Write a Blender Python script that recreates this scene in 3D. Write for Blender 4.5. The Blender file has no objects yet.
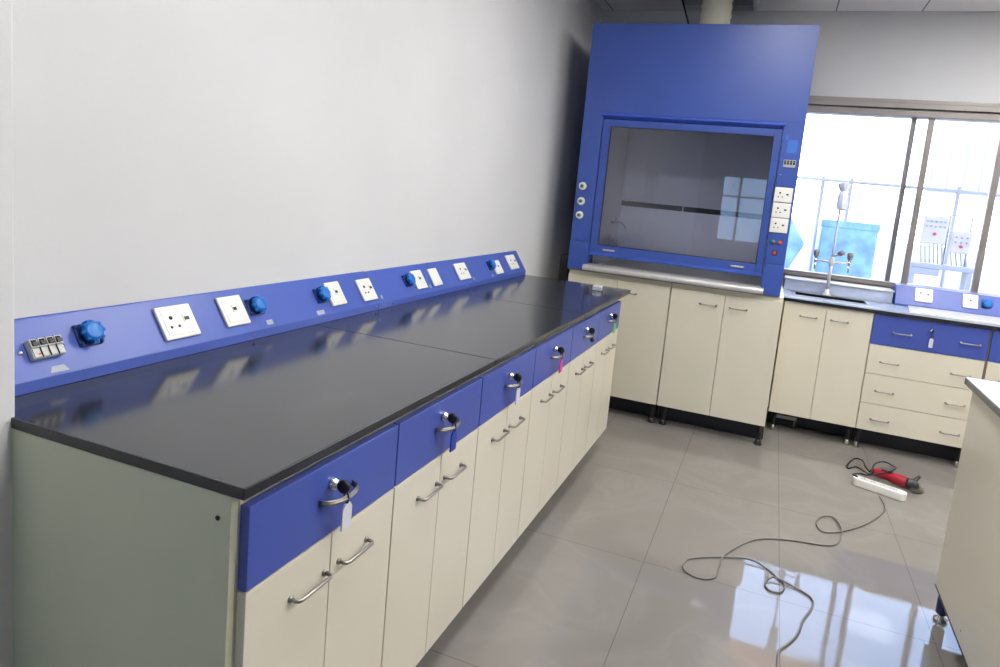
import bpy, bmesh, math, random
from mathutils import Vector, Matrix
random.seed(7)
C = bpy.context.scene.collection
PI = math.pi
WM = {}          # world matrix of every root

# ------------------------------------------------------------------ materials
def lin(c):
    return tuple(((v/255)/12.92 if v/255 <= .04045 else ((v/255+.055)/1.055)**2.4) for v in c) + (1,)

def mat(name, col, rough=.5, metal=0, spec=.5, vary=0, vscale=6, bump=0, bscale=200, coat=0, trans=0, emit=None, es=0):
    m = bpy.data.materials.new(name); m.use_nodes = True
    nt = m.node_tree; b = nt.nodes['Principled BSDF']
    b.inputs['Base Color'].default_value = lin(col)
    b.inputs['Roughness'].default_value = rough
    b.inputs['Metallic'].default_value = metal
    b.inputs['Specular IOR Level'].default_value = spec
    b.inputs['Coat Weight'].default_value = coat
    b.inputs['Transmission Weight'].default_value = trans
    if emit:
        b.inputs['Emission Color'].default_value = lin(emit); b.inputs['Emission Strength'].default_value = es
    tc = nt.nodes.new('ShaderNodeTexCoord')
    if vary:
        n = nt.nodes.new('ShaderNodeTexNoise'); n.inputs['Scale'].default_value = vscale; n.inputs['Detail'].default_value = 5
        nt.links.new(tc.outputs['Object'], n.inputs['Vector'])
        r = nt.nodes.new('ShaderNodeValToRGB')
        r.color_ramp.elements[0].position = .3; r.color_ramp.elements[1].position = .7
        r.color_ramp.elements[0].color = lin([max(0, c*(1-vary)) for c in col])
        r.color_ramp.elements[1].color = lin([min(255, c*(1+vary)) for c in col])
        nt.links.new(n.outputs['Fac'], r.inputs['Fac']); nt.links.new(r.outputs['Color'], b.inputs['Base Color'])
    if bump:
        n = nt.nodes.new('ShaderNodeTexNoise'); n.inputs['Scale'].default_value = bscale
        nt.links.new(tc.outputs['Object'], n.inputs['Vector'])
        bp = nt.nodes.new('ShaderNodeBump'); bp.inputs['Strength'].default_value = bump; bp.inputs['Distance'].default_value = .002
        nt.links.new(n.outputs['Fac'], bp.inputs['Height']); nt.links.new(bp.outputs['Normal'], b.inputs['Normal'])
    return m

def glass(name, tint=(255, 255, 255), ior=1.5):
    m = bpy.data.materials.new(name); m.use_nodes = True; nt = m.node_tree
    nt.nodes.remove(nt.nodes['Principled BSDF']); out = nt.nodes['Material Output']
    t = nt.nodes.new('ShaderNodeBsdfTransparent'); t.inputs['Color'].default_value = lin(tint)
    g = nt.nodes.new('ShaderNodeBsdfGlossy'); g.inputs['Roughness'].default_value = .01
    f = nt.nodes.new('ShaderNodeFresnel'); f.inputs['IOR'].default_value = ior
    mx = nt.nodes.new('ShaderNodeMixShader')
    nt.links.new(f.outputs[0], mx.inputs[0]); nt.links.new(t.outputs[0], mx.inputs[1]); nt.links.new(g.outputs[0], mx.inputs[2])
    nt.links.new(mx.outputs[0], out.inputs['Surface'])
    return m

M_WALL = mat('wall_paint', (209, 208, 207), .75, vary=.015, vscale=2, bump=.15, bscale=60)
M_CEIL = mat('ceiling_tile', (238, 236, 232), .85, bump=.2, bscale=120)
M_CREAM = mat('cream_laminate', (208, 201, 182), .28, vary=.012, vscale=3)
M_CREAM_IN = mat('cream_edge', (222, 214, 192), .4)
M_BLUE = mat('blue_powder_coat', (54, 79, 156), .34, vary=.03, vscale=4, bump=.1, bscale=500)
M_BLUE_D = mat('blue_drawer_front', (60, 78, 156), .32, vary=.02, vscale=4)
M_BLUE_E = mat('blue_edge_band', (56, 84, 178), .35)
M_RACE = mat('raceway_blue', (70, 91, 168), .33, vary=.02, vscale=5, bump=.1, bscale=500)
M_EPOXY = mat('black_epoxy_resin', (50, 51, 54), .13, vary=.15, vscale=7, spec=.7)  # wall reflection partly put into the lighter base colour
M_EPEDGE = mat('black_epoxy_edge', (26, 27, 33), .22)
M_GREYTOP = mat('grey_epoxy_resin', (172, 181, 200), .25, vary=.05)
M_STEEL = mat('stainless_steel', (190, 190, 192), .28, metal=1)
M_LIP = mat('satin_steel_worktop', (205, 202, 198), .4, metal=.55)
M_HANDLE = mat('brushed_handle', (150, 146, 140), .33, metal=1)
M_CHROME = mat('chrome', (215, 215, 218), .12, metal=1)
M_TAP = mat('pale_glare_chrome', (214, 214, 212), .3)  # pale colour stands in for glare and glints on chrome
M_BLACK = mat('black_plastic', (18, 18, 20), .35)
M_TOE = mat('dark_navy_toe_board', (22, 22, 34), .5)
M_DARK = mat('dark_void', (14, 14, 18), .8)
M_WHITE = mat('white_plastic', (226, 224, 216), .3)
M_WHITE2 = mat('dull_white_plastic', (196, 196, 192), .4)  # slightly greyer white for the power strip's socket panel
M_GREYP = mat('grey_plastic', (188, 188, 184), .4)
M_IND = mat('industrial_socket_blue', (14, 108, 190), .28)
M_IND_D = mat('industrial_socket_dark_blue', (14, 50, 110), .35)
M_LINER = mat('hood_liner', (232, 232, 236), .5)
M_LINER_D = mat('hood_slot', (50, 50, 58), .6)
M_FRAME = mat('window_aluminium', (138, 131, 126), .4, metal=.3)
M_RUBBER = mat('cable_black', (20, 16, 18), .45)
M_CORD = mat('cable_grey', (112, 108, 104), .5)
M_RED = mat('red_tool_body', (158, 14, 38), .35)
M_DUCT = mat('cream_duct', (242, 236, 208), .6, bump=.6, bscale=40)
M_GREEN = mat('green_tag', (90, 190, 50), .4)
M_PINK = mat('pink_tag', (215, 40, 140), .4)
M_BTAG = mat('blue_tag', (15, 50, 150), .4)
M_CTAG = mat('clear_tag', (205, 205, 210), .3)
M_STICK = mat('grey_sticker', (165, 170, 182), .5)
M_CYAN = mat('cyan_sticker', (50, 105, 190), .4)
M_REDB = mat('red_button', (190, 60, 50), .4)
M_GRNB = mat('green_button', (70, 120, 100), .4)
M_GLASSW = glass('window_glass', (250, 252, 255), 1.4)
M_GLASSH = glass('sash_glass', (243, 244, 250), 1.55)
M_BOTTLE = mat('clear_plastic', (210, 215, 225), .15, trans=.5)
M_TARP = mat('blue_plastic_tarp', (120, 160, 205), .45, vary=.12, vscale=8)
M_CONC = mat('pale_concrete', (205, 203, 200), .8, vary=.04, vscale=3)
M_OUTW = mat('white_sheet_metal', (225, 226, 230), .5)
M_PIPE = mat('galvanised_pipe', (150, 156, 165), .5, metal=.2)
M_BOXG = mat('grey_enclosure', (180, 176, 174), .5)
M_PEACH = mat('peach_canopy', (240, 180, 140), .7)
M_LAMP = mat('added_led_panel', (255, 255, 255), .5, emit=(253, 252, 252), es=36)  # glow of the added out-of-view ceiling panels

# floor: large glossy marble tiles, seams in the material
def floor_material():
    m = bpy.data.materials.new('polished_floor_tile'); m.use_nodes = True; nt = m.node_tree; N = nt.nodes; L = nt.links
    b = N['Principled BSDF']; tc = N.new('ShaderNodeTexCoord')
    sx = N.new('ShaderNodeSeparateXYZ'); L.new(tc.outputs['Object'], sx.inputs[0])
    def seam(sock, off, size):
        a = N.new('ShaderNodeMath'); a.operation = 'ADD'; a.inputs[1].default_value = off; L.new(sock, a.inputs[0])
        d = N.new('ShaderNodeMath'); d.operation = 'DIVIDE'; d.inputs[1].default_value = size; L.new(a.outputs[0], d.inputs[0])
        f = N.new('ShaderNodeMath'); f.operation = 'FRACT'; L.new(d.outputs[0], f.inputs[0])
        s = N.new('ShaderNodeMath'); s.operation = 'SUBTRACT'; s.inputs[1].default_value = .5; L.new(f.outputs[0], s.inputs[0])
        ab = N.new('ShaderNodeMath'); ab.operation = 'ABSOLUTE'; L.new(s.outputs[0], ab.inputs[0])
        g = N.new('ShaderNodeMath'); g.operation = 'GREATER_THAN'; g.inputs[1].default_value = .5-.0016/size; L.new(ab.outputs[0], g.inputs[0])
        return g
    g1 = seam(sx.outputs['X'], -1.5+4.8, .48); g2 = seam(sx.outputs['Y'], -1.60+7.8, .78)
    mxm = N.new('ShaderNodeMath'); mxm.operation = 'MAXIMUM'; L.new(g1.outputs[0], mxm.inputs[0]); L.new(g2.outputs[0], mxm.inputs[1])
    n1 = N.new('ShaderNodeTexNoise'); n1.inputs['Scale'].default_value = 2.2; n1.inputs['Detail'].default_value = 9; n1.inputs['Distortion'].default_value = 1.2
    L.new(tc.outputs['Object'], n1.inputs['Vector'])
    r = N.new('ShaderNodeValToRGB'); e = r.color_ramp.elements
    e[0].position = .3; e[0].color = lin((125, 120, 114)); e[1].position = .72; e[1].color = lin((136, 131, 125))
    k = e.new(.5); k.color = lin((129, 124, 118)); k = e.new(.56); k.color = lin((133, 128, 122)); k = e.new(.60); k.color = lin((129, 125, 119))
    L.new(n1.outputs['Fac'], r.inputs['Fac'])
    mx = N.new('ShaderNodeMixRGB'); mx.inputs['Color2'].default_value = lin((104, 100, 96)); L.new(mxm.outputs[0], mx.inputs['Fac']); L.new(r.outputs['Color'], mx.inputs['Color1'])
    L.new(mx.outputs['Color'], b.inputs['Base Color'])
    n2 = N.new('ShaderNodeTexNoise'); n2.inputs['Scale'].default_value = 9; L.new(tc.outputs['Object'], n2.inputs['Vector'])
    bp = N.new('ShaderNodeBump'); bp.inputs['Strength'].default_value = .12; bp.inputs['Distance'].default_value = .002
    L.new(n2.outputs['Fac'], bp.inputs['Height']); L.new(bp.outputs['Normal'], b.inputs['Normal'])
    b.inputs['Roughness'].default_value = .045; b.inputs['Specular IOR Level'].default_value = .6
    return m
M_FLOOR = floor_material()

def ceiling_material():
    m = M_CEIL
    nt = m.node_tree; N = nt.nodes; L = nt.links; b = N['Principled BSDF']; tc = N.new('ShaderNodeTexCoord')
    sx = N.new('ShaderNodeSeparateXYZ'); L.new(tc.outputs['Object'], sx.inputs[0]); outs = []
    for sock, off in ((sx.outputs['X'], -1.485+4.9), (sx.outputs['Y'], -3.56+9.8)):
        a = N.new('ShaderNodeMath'); a.operation = 'ADD'; a.inputs[1].default_value = off; L.new(sock, a.inputs[0])
        f = N.new('ShaderNodeMath'); f.operation = 'PINGPONG'; f.inputs[1].default_value = .245; L.new(a.outputs[0], f.inputs[0])
        g = N.new('ShaderNodeMath'); g.operation = 'LESS_THAN'; g.inputs[1].default_value = .004; L.new(f.outputs[0], g.inputs[0]); outs.append(g)
    x = N.new('ShaderNodeMath'); x.operation = 'MAXIMUM'; L.new(outs[0].outputs[0], x.inputs[0]); L.new(outs[1].outputs[0], x.inputs[1])
    mx = N.new('ShaderNodeMixRGB'); mx.inputs['Color1'].default_value = lin((238, 236, 232)); mx.inputs['Color2'].default_value = lin((135, 133, 130))
    L.new(x.outputs[0], mx.inputs['Fac']); L.new(mx.outputs[0], b.inputs['Base Color'])
ceiling_material()

# ------------------------------------------------------------------ mesh builder
class MB:
    def __init__(s, M=None):
        s.bm = bmesh.new(); s.M = M or Matrix()
    def _add(s, t, mi, smooth):
        t.verts.ensure_lookup_table()
        vs = [s.bm.verts.new(s.M @ v.co) for v in t.verts]
        for v, w in zip(t.verts, vs): v.index = w.index
        idx = {v: i for i, v in enumerate(t.verts)}
        for f in t.faces:
            try: nf = s.bm.faces.new([vs[idx[v]] for v in f.verts])
            except ValueError: continue
            nf.material_index = mi; nf.smooth = smooth
        t.free(); return s
    def box(s, x0, x1, y0, y1, z0, z1, mi=0, bev=0, seg=2, smooth=False):
        t = bmesh.new(); bmesh.ops.create_cube(t, size=1)
        for v in t.verts: v.co = Vector((x0+(v.co.x+.5)*(x1-x0), y0+(v.co.y+.5)*(y1-y0), z0+(v.co.z+.5)*(z1-z0)))
        if bev: bmesh.ops.bevel(t, geom=t.edges[:], offset=bev, segments=seg, profile=.5, affect='EDGES')
        return s._add(t, mi, smooth)
    def prism(s, prof, axis, a, b, mi=0, bev=0, smooth=False):
        # prof: list of 2D points in the other two axes (in xyz order), extruded a..b along axis
        t = bmesh.new(); n = len(prof)
        def P(p, q):
            return Vector({'x': (q, p[0], p[1]), 'y': (p[0], q, p[1]), 'z': (p[0], p[1], q)}[axis])
        A = [t.verts.new(P(p, a)) for p in prof]; B = [t.verts.new(P(p, b)) for p in prof]
        t.faces.new(A); t.faces.new(B[::-1])
        for i in range(n): t.faces.new((A[i], A[(i+1) % n], B[(i+1) % n], B[i]))
        bmesh.ops.recalc_face_normals(t, faces=t.faces[:])
        if bev: bmesh.ops.bevel(t, geom=t.edges[:], offset=bev, segments=2, profile=.5, affect='EDGES')
        return s._add(t, mi, smooth)
    def cyl(s, p0, p1, r0, r1=None, seg=20, mi=0, caps=True):
        r1 = r0 if r1 is None else r1
        return s.lathe(p0, p1, [(0, r0), (1, r1)], seg, mi, caps)
    def lathe(s, p0, p1, prof, seg=20, mi=0, caps=True, smooth=True):
        p0, p1 = Vector(p0), Vector(p1); d = p1-p0; z = d.normalized()
        x = z.orthogonal().normalized(); y = z.cross(x); t = bmesh.new(); rings = []
        for k, r in prof:
            c = p0+d*k
            rings.append([t.verts.new(c+(x*math.cos(2*PI*i/seg)+y*math.sin(2*PI*i/seg))*r) for i in range(seg)])
        for a, b in zip(rings, rings[1:]):
            for i in range(seg): t.faces.new((a[i], a[(i+1) % seg], b[(i+1) % seg], b[i]))
        caps_f = []
        if caps:
            caps_f = [t.faces.new(rings[0][::-1]), t.faces.new(rings[-1])]
        bmesh.ops.recalc_face_normals(t, faces=t.faces[:])
        return s._add(t, mi, smooth)
    def tube(s, pts, r, seg=8, mi=0, closed=False, sub=0):
        pts = [Vector(p) for p in pts]
        if sub: pts = catmull(pts, sub, closed)
        n = len(pts); t = bmesh.new(); rings = []; x = None
        for i, p in enumerate(pts):
            a = pts[(i-1) % n] if (closed or i) else p; b = pts[(i+1) % n] if (closed or i < n-1) else p
            d = (b-a).normalized()
            if x is None: x = d.orthogonal().normalized()
            x = (x-d*x.dot(d)).normalized(); y = d.cross(x)
            rings.append([t.verts.new(p+(x*math.cos(2*PI*k/seg)+y*math.sin(2*PI*k/seg))*r) for k in range(seg)])
        for i in range(n if closed else n-1):
            a, b = rings[i], rings[(i+1) % n]
            for k in range(seg): t.faces.new((a[k], a[(k+1) % seg], b[(k+1) % seg], b[k]))
        if not closed: t.faces.new(rings[0][::-1]); t.faces.new(rings[-1])
        bmesh.ops.recalc_face_normals(t, faces=t.faces[:])
        return s._add(t, mi, True)

def catmull(P, sub, closed=False):
    out = []; n = len(P); g = (lambda i: P[i % n]) if closed else (lambda i: P[max(0, min(n-1, i))])
    for i in range(n if closed else n-1):
        a, b, c, d = g(i-1), g(i), g(i+1), g(i+2)
        for k in range(sub):
            t = k/sub
            out.append(.5*((2*b)+(c-a)*t+(2*a-5*b+4*c-d)*t*t+(3*b-a-3*c+d)*t**3))
    if not closed: out.append(P[-1])
    return out

def wm(o): return WM.get(o.name, Matrix())
def obj(name, mb, mats, parent=None, label=None):
    """link a builder as one mesh object; geometry is given in world space, its origin goes to the parent's origin (or stays)"""
    me = bpy.data.meshes.new(name); mb.bm.to_mesh(me); mb.bm.free()
    for m in (mats if isinstance(mats, (list, tuple)) else [mats]): me.materials.append(m)
    o = bpy.data.objects.new(name, me); C.objects.link(o)
    if parent:
        M = wm(parent); me.transform(M.inverted()); o.parent = parent; WM[o.name] = M
    if label: o['label'] = label
    return o
def rebase(o, p):
    M = Matrix.Translation(p); o.data.transform(M.inverted()); o.matrix_world = M; WM[o.name] = M; return o
def thing(name, label, cat, loc=(0, 0, 0), group=None, rotz=0):
    o = bpy.data.objects.new(name, None); o.empty_display_size = .1; C.objects.link(o)
    o.location = loc; o.rotation_euler = (0, 0, rotz)
    WM[o.name] = Matrix.Translation(loc) @ Matrix.Rotation(rotz, 4, 'Z')
    return tag(o, label, cat, group)
def tag(o, label, cat, group=None, kind=None):
    o['label'] = label; o['category'] = cat
    if group: o['group'] = group
    if kind: o['kind'] = kind
    return o
def struct(name, mb, mats, label=None):
    o = obj(name, mb, mats); o['kind'] = 'structure'
    if label: o['label'] = label
    return o
def copy_tree(o, parent=None):
    c = o.copy(); C.objects.link(c)
    if parent: c.parent = parent
    for ch in list(o.children): copy_tree(ch, c)
    return c
def frame(o, x, y, z):
    M = Matrix.Identity(4)
    for i, v in enumerate((x, y, z)):
        for k in range(3): M[k][i] = v[k]
    for k in range(3): M[k][3] = o[k]
    return M

# ------------------------------------------------------------------ dimensions
WX = -.06                       # left wall
ZT = .85                        # worktop height
XF = .622; W = .428             # bench door plane, cabinet pitch
YH = 3.157; YC = 3.153          # fume hood front, its cabinets' front
YS = 3.488                      # sink run front
YW = 4.05; H = 2.655
XR, YN = 6.0, -3.5

# ------------------------------------------------------------------ room shell
struct('floor', MB().box(-.3, XR+.2, YN-.2, YW+.15, -.1, 0), M_FLOOR)
# ceiling with one missing tile over the fume hood
cx0, cx1, cy0, cy1 = .515, .985, 3.56, 4.03
m = MB(); m.box(-.3, cx0, YN-.2, YW+.2, H, H+.03); m.box(cx1, XR+.2, YN-.2, YW+.2, H, H+.03)
m.box(cx0, cx1, YN-.2, cy0, H, H+.03); m.box(cx0, cx1, cy1, YW+.2, H, H+.03)
struct('ceiling', m, M_CEIL)
struct('ceiling_void', MB().box(-.3, XR+.2, YN-.2, YW+.2, 3.2, 3.25), M_DARK)
m = MB()
for a in ((cx0-.012, cx0+.006, cy0-.012, cy1+.01), (cx1-.006, cx1+.012, cy0-.012, cy1+.01), (cx0, cx1, cy0-.012, cy0+.006), (cx0, cx1, cy1-.006, cy1+.012)):
    m.box(a[0], a[1], a[2], a[3], H-.006, H+.02)
struct('trim_1', m, M_WHITE)
struct('wall_left', MB().box(WX-.15, WX, -.006, YW+.15, 0, 3.2), M_WALL)
struct('wall_left_column', MB().box(WX-.15, .113, YN, -.008, 0, 3.2, bev=.004), M_WALL)
struct('wall_right', MB().box(XR, XR+.15, YN-.15, YW+.15, 0, 3.2), M_WALL)
wx0, wx1, wz0, wz1 = 1.0, 4.7, .925, 2.06
m = MB(); m.box(WX-.15, wx0, YW, YW+.15, 0, 3.2); m.box(wx1, XR, YW, YW+.15, 0, 3.2)
m.box(wx0, wx1, YW, YW+.15, 0, wz0); m.box(wx0, wx1, YW, YW+.15, wz1, 3.2)
struct('wall_back', m, M_WALL)
# wall behind the camera with a barred window (seen only mirrored in the hood's glass)
vx0, vx1, vz0, vz1 = .44, 1.75, .84, 1.86
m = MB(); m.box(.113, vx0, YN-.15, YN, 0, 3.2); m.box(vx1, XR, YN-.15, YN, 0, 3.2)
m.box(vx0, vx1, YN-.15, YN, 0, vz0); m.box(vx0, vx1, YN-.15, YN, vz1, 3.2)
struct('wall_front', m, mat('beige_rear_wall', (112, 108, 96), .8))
w2 = struct('window_2', MB().box(vx0, vx1, YN-.1, YN-.094, vz0, vz1), glass('tinted_window_glass', (195, 215, 235), 1.4))
m = MB()
for x in (vx0+.02, .73, 1.13, 1.45, vx1-.02): m.box(x-.018, x+.018, YN-.12, YN-.07, vz0, vz1)
for z in (vz0+.015, 1.54, vz1-.015): m.box(vx0, vx1, YN-.12, YN-.07, z-.015, z+.015)
m.tube([(.56, YN-.085, 1.6), (.68, YN-.085, 1.8)], .006); m.tube([(.68, YN-.085, 1.6), (.56, YN-.085, 1.8)], .006)
obj('window_frame', m, M_FRAME, w2)
# window_1: aluminium sliding window behind the sink
w1 = struct('window_1', MB().box(wx0, 2.14, YW+.060, YW+.065, wz0, wz1).box(2.04, wx1, YW+.03, YW+.035, wz0, wz1), M_GLASSW)
m = MB()
m.box(wx0, wx1, YW-.012, YW+.09, wz1-.045, wz1, bev=.004)            # head
m.box(wx0, wx1, YW-.004, YW+.09, wz0, .968, bev=.004)                # bottom rail
m.box(wx0, wx1, YW-.02, YW+.01, .940, .952)
m.box(2.028, 2.056, YW+.045, YW+.085, wz0, wz1, bev=.003)
m.box(2.118, 2.152, YW+.012, YW+.045, wz0, wz1, bev=.003)
m.box(2.512, 2.548, YW+.012, YW+.045, wz0, wz1, bev=.003)
for x in (wx0+.02, 3.3, 3.9, wx1-.02): m.box(x-.02, x+.02, YW+.012, YW+.085, wz0, wz1)
obj('window_frame', m, M_FRAME, w1)
struct('trim_2', MB().box(wx0-.06, wx1+.06, YW-.035, YW-.0005, 2.062, 2.095, bev=.003).box(wx0-.06, wx1+.06, YW-.02, YW-.0005, 2.095, 2.118), M_FRAME)

# ------------------------------------------------------------------ shared small parts
def bar_handle(cx, cy, cz, half, axis, out, r=.0036, depth=.020):
    """D handle: bar with two rounded legs; axis/out are unit vectors"""
    a = Vector(axis)*half; o = Vector(out)*depth; c = Vector((cx, cy, cz)); k = .008
    au = Vector(axis)*k; ou = Vector(out)*k
    m = MB(); m.tube([c-a, c-a+o-ou, c-a+o-ou*.3+au*.3, c-a+o+au, c+a+o-au, c+a+o-ou*.3-au*.3, c+a+o-ou, c+a], r, 8)
    m.cyl(c-a, c-a+ou*.5, r*1.7, seg=12); m.cyl(c+a, c+a+ou*.5, r*1.7, seg=12)
    return m
def bow_handle(cx, cy, cz, half, axis, out, depth=.028):
    c = Vector((cx, cy, cz)); A = Vector(axis); O = Vector(out); pts = []
    for i in range(13):
        t = -1+i/6; pts.append(c+A*half*t+O*depth*(1-t*t)**.5)
    m = MB()
    m.tube(pts, .0042, 8); m.tube([p+Vector((0, 0, .004)) for p in pts], .003, 8); return m
def foot_mb(x, y, h, r=.012, ring=True):
    m = MB(); m.cyl((x, y, .016), (x, y, h), r, seg=14, mi=0)
    m.lathe((x, y, 0), (x, y, .03), [(0, r*1.45), (.2, r*1.45), (.5, r*1.1), (1, r*1.03)], 16, 1)
    return m

# ------------------------------------------------------------------ bench along the left wall
def bench_cabinet():
    t = thing('base_cabinet', '', 'cabinet', (0, 0, 0), 'base cabinets of the long black-topped bench')
    x0 = WX+.006; zb = .128; g = .0012
    m = MB(); xb = XF-.019
    m.box(x0, xb, g, .018, zb, .8295); m.box(x0, xb, W-.018, W-g, zb, .8295)
    m.box(x0, x0+.008, .018, W-.018, zb, .8295); m.box(x0, xb, .018, W-.018, zb, zb+.018); m.box(x0, xb-.01, .018, W-.018, .45, .466)
    m.box(x0, xb, .018, W-.018, .812, .8295); m.box(xb-.06, xb, .018, W-.018, .660, .676)
    obj('body', m, M_CREAM_IN, t)
    dr = obj('drawer', MB().box(xb+.001, XF, .0022, W-.0022, .6715, .8115, 0, bev=.0012).box(.1, xb+.001, .03, W-.03, .69, .79, 1), [M_BLUE_D, M_CREAM_IN], t)
    obj('handle', bow_handle(XF, W/2+.006, .744, .05, (0, 1, 0), (1, 0, 0)), M_HANDLE, dr)
    m = MB(); yl = W/2-.010
    m.lathe((XF-.004, yl, .770), (XF+.012, yl, .770), [(0, .0115), (.6, .0115), (1, .0085)], 20); m.lathe((XF+.010, yl, .770), (XF+.014, yl, .770), [(0, .006), (1, .005)], 14)
    obj('lock', m, M_CHROME, dr)
    for s in (0, 1):
        a, b = (.0022, W/2-.0011) if s == 0 else (W/2+.0011, W-.0022)
        d = obj('door', MB().box(xb+.001, XF, a, b, .1305, .6685, bev=.0012), M_CREAM, t)
        obj('handle', bar_handle(XF, W/2+(-.063 if s == 0 else .070), .600, .045, (0, 1, 0), (1, 0, 0)), M_HANDLE, d)
    obj('toe_panel', MB().box(.44, .452, g, W-g, .004, .1275), M_TOE, t)
    for x, y in ((.09, .05), (.09, W-.05), (.53, .05), (.53, W-.05)):
        obj('foot', foot_mb(x, y, .128), [M_BLACK, M_HANDLE], t)
    return t
CAB_L = ['cream base cabinet with blue drawer nearest the camera, its side panel showing',
         'cream base cabinet under the drawer with the dark blue key tag',
         'cream base cabinet with blue drawer, third along the black-topped bench from the camera',
         'cream base cabinet under the drawer with the pink key tag',
         'cream base cabinet under the key without a coloured tag, between pink and green tags',
         'cream base cabinet at the far end of the black bench, under the green key tag']
proto = bench_cabinet()
cabs = [proto]+[copy_tree(proto) for _ in range(5)]
for k, c in enumerate(cabs):
    c.location = (0, k*W, 0); c['label'] = CAB_L[k]
# outer end panel of the near cabinet
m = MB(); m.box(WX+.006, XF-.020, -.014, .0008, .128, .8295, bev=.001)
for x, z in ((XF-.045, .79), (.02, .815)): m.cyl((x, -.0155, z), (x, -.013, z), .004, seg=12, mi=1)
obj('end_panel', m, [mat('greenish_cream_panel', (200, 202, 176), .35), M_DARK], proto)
m = MB(); m.box(WX+.006, XF-.020, 6*W+.001, 2.72, .128, .8295); m.box(XF-.0195, XF, 6*W+.0, 6*W+.012, .1305, .8115)
obj('filler_panel', m, M_CREAM, cabs[5])

# epoxy worktop in three slabs
SL = [(0-.016, .921), (.9225, 1.845), (1.8465, 2.758)]
SLL = ['glossy black worktop slab nearest the camera on the long bench', 'middle glossy black worktop slab of the long bench', 'far glossy black worktop slab of the long bench, beside the fume hood']
for (a, b), l in zip(SL, SLL):
    o = obj('worktop', MB().box(WX+.003, .627, a, b, .8305, ZT, 0, bev=.002), [M_EPOXY, M_EPEDGE])
    for f in o.data.polygons:
        if f.normal.z < .9: f.material_index = 1  # sides get the darker copy; the top's colour carries reflected wall light
    tag(rebase(o, (.28, (a+b)/2, .8305)), l, 'worktop', 'black slabs of the long bench top')

# ------------------------------------------------------------------ keys with tags
def key(k, tagmat, label, bx=XF, out=(1, 0, 0)):
    y = k*W+W/2-.010; x = XF+.0145; z = .770
    x -= .009
    t = thing('key', label, 'key', (x, y, z), 'keys left in the bench drawer locks')
    m = MB(); m.box(x-.0005, x+.011, y-.0012, y+.0012, z-.004, z+.004)
    obj('key_blade', m, M_CHROME, t)
    m = MB(); m.lathe((x+.020, y-.004, z-.001), (x+.020, y+.006, z-.001), [(0, .009), (.2, .0125), (.8, .0125), (1, .009)], 18)
    m.box(x+.008, x+.016, y-.003, y+.005, z-.006, z+.004, bev=.001)
    obj('key_head', m, M_BLACK, t)
    m = MB(); m.tube([(x+.024, y+.004, z-.010), (x+.026, y+.009, z-.022), (x+.022, y+.012, z-.036), (x+.018, y+.007, z-.026), (x+.022, y+.002, z-.012)], .0016, 6, closed=True, sub=4)
    obj('key_ring', m, M_BLACK, t)
    if tagmat:
        m = MB(); m.prism([(y-.001, z-.086), (y+.027, z-.086), (y+.027, z-.046), (y+.021, z-.037), (y+.005, z-.037), (y-.001, z-.046)], 'x', x+.019, x+.023, bev=.0008)
        obj('key_tag', m, tagmat, t)
    else:
        m = MB(); m.lathe((x+.018, y+.008, z-.034), (x+.026, y+.010, z-.050), [(0, .006), (.3, .009), (.8, .009), (1, .006)], 14)
        obj('spare_key_head', m, M_BLACK, t)
key(0, M_CTAG, 'black-headed key with a clear tag in the drawer lock nearest the camera')
key(1, M_BTAG, 'black-headed key with a dark blue tag')
key(2, M_CTAG, 'black-headed key with a clear tag between the blue-tagged and pink-tagged keys')
key(3, M_PINK, 'black-headed key with a bright pink tag')
key(4, None, 'black-headed keys without any coloured tag, between pink and green tags')
key(5, M_GREEN, 'black-headed key with a green tag at the far end of the bench')

# ------------------------------------------------------------------ sloped service raceway on the bench
A = Vector((-.0543, 0, .9797)); B = Vector((.0143, 0, .8769)); D = (B-A); SLN = D.length; D.normalize(); NRM = Vector((-D.z, 0, D.x)) if D.x < 0 else Vector((-D.z, 0, D.x))
if NRM.x < 0: NRM = -NRM
def TF(y, s):    # local frame: x along the bench, y up the slope, z outwards
    o = A+D*SLN*s+Vector((0, y, 0)); return frame(o, Vector((0, 1, 0)), -D, NRM)
RPROF = [(WX+.001, .8503), (.0160, .8503), (.0160, .874), (.0143, .8769), (-.0543, .9797), (WX+.001, .9815)]
R1 = thing('service_raceway', 'near section of the sloped blue socket raceway, with circuit breaker', 'socket raceway', (WX+.02, .67, .8505), 'blue raceway sections behind the bench')
R2 = thing('service_raceway', 'far section of the sloped blue socket raceway, ending by the fume hood', 'socket raceway', (WX+.02, 2.06, .8505), 'blue raceway sections behind the bench')
obj('channel', MB().prism(RPROF, 'y', -.005, 1.268, bev=.0012), M_RACE, R1)
RPROF2 = [(x, z+(.0 if z < .86 else -.0015)) for x, z in RPROF]
obj('channel', MB().prism(RPROF2, 'y', 1.270, 2.757, bev=.0012), M_RACE, R2)
def rparent(y): return R1 if y < 1.269 else R2
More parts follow.
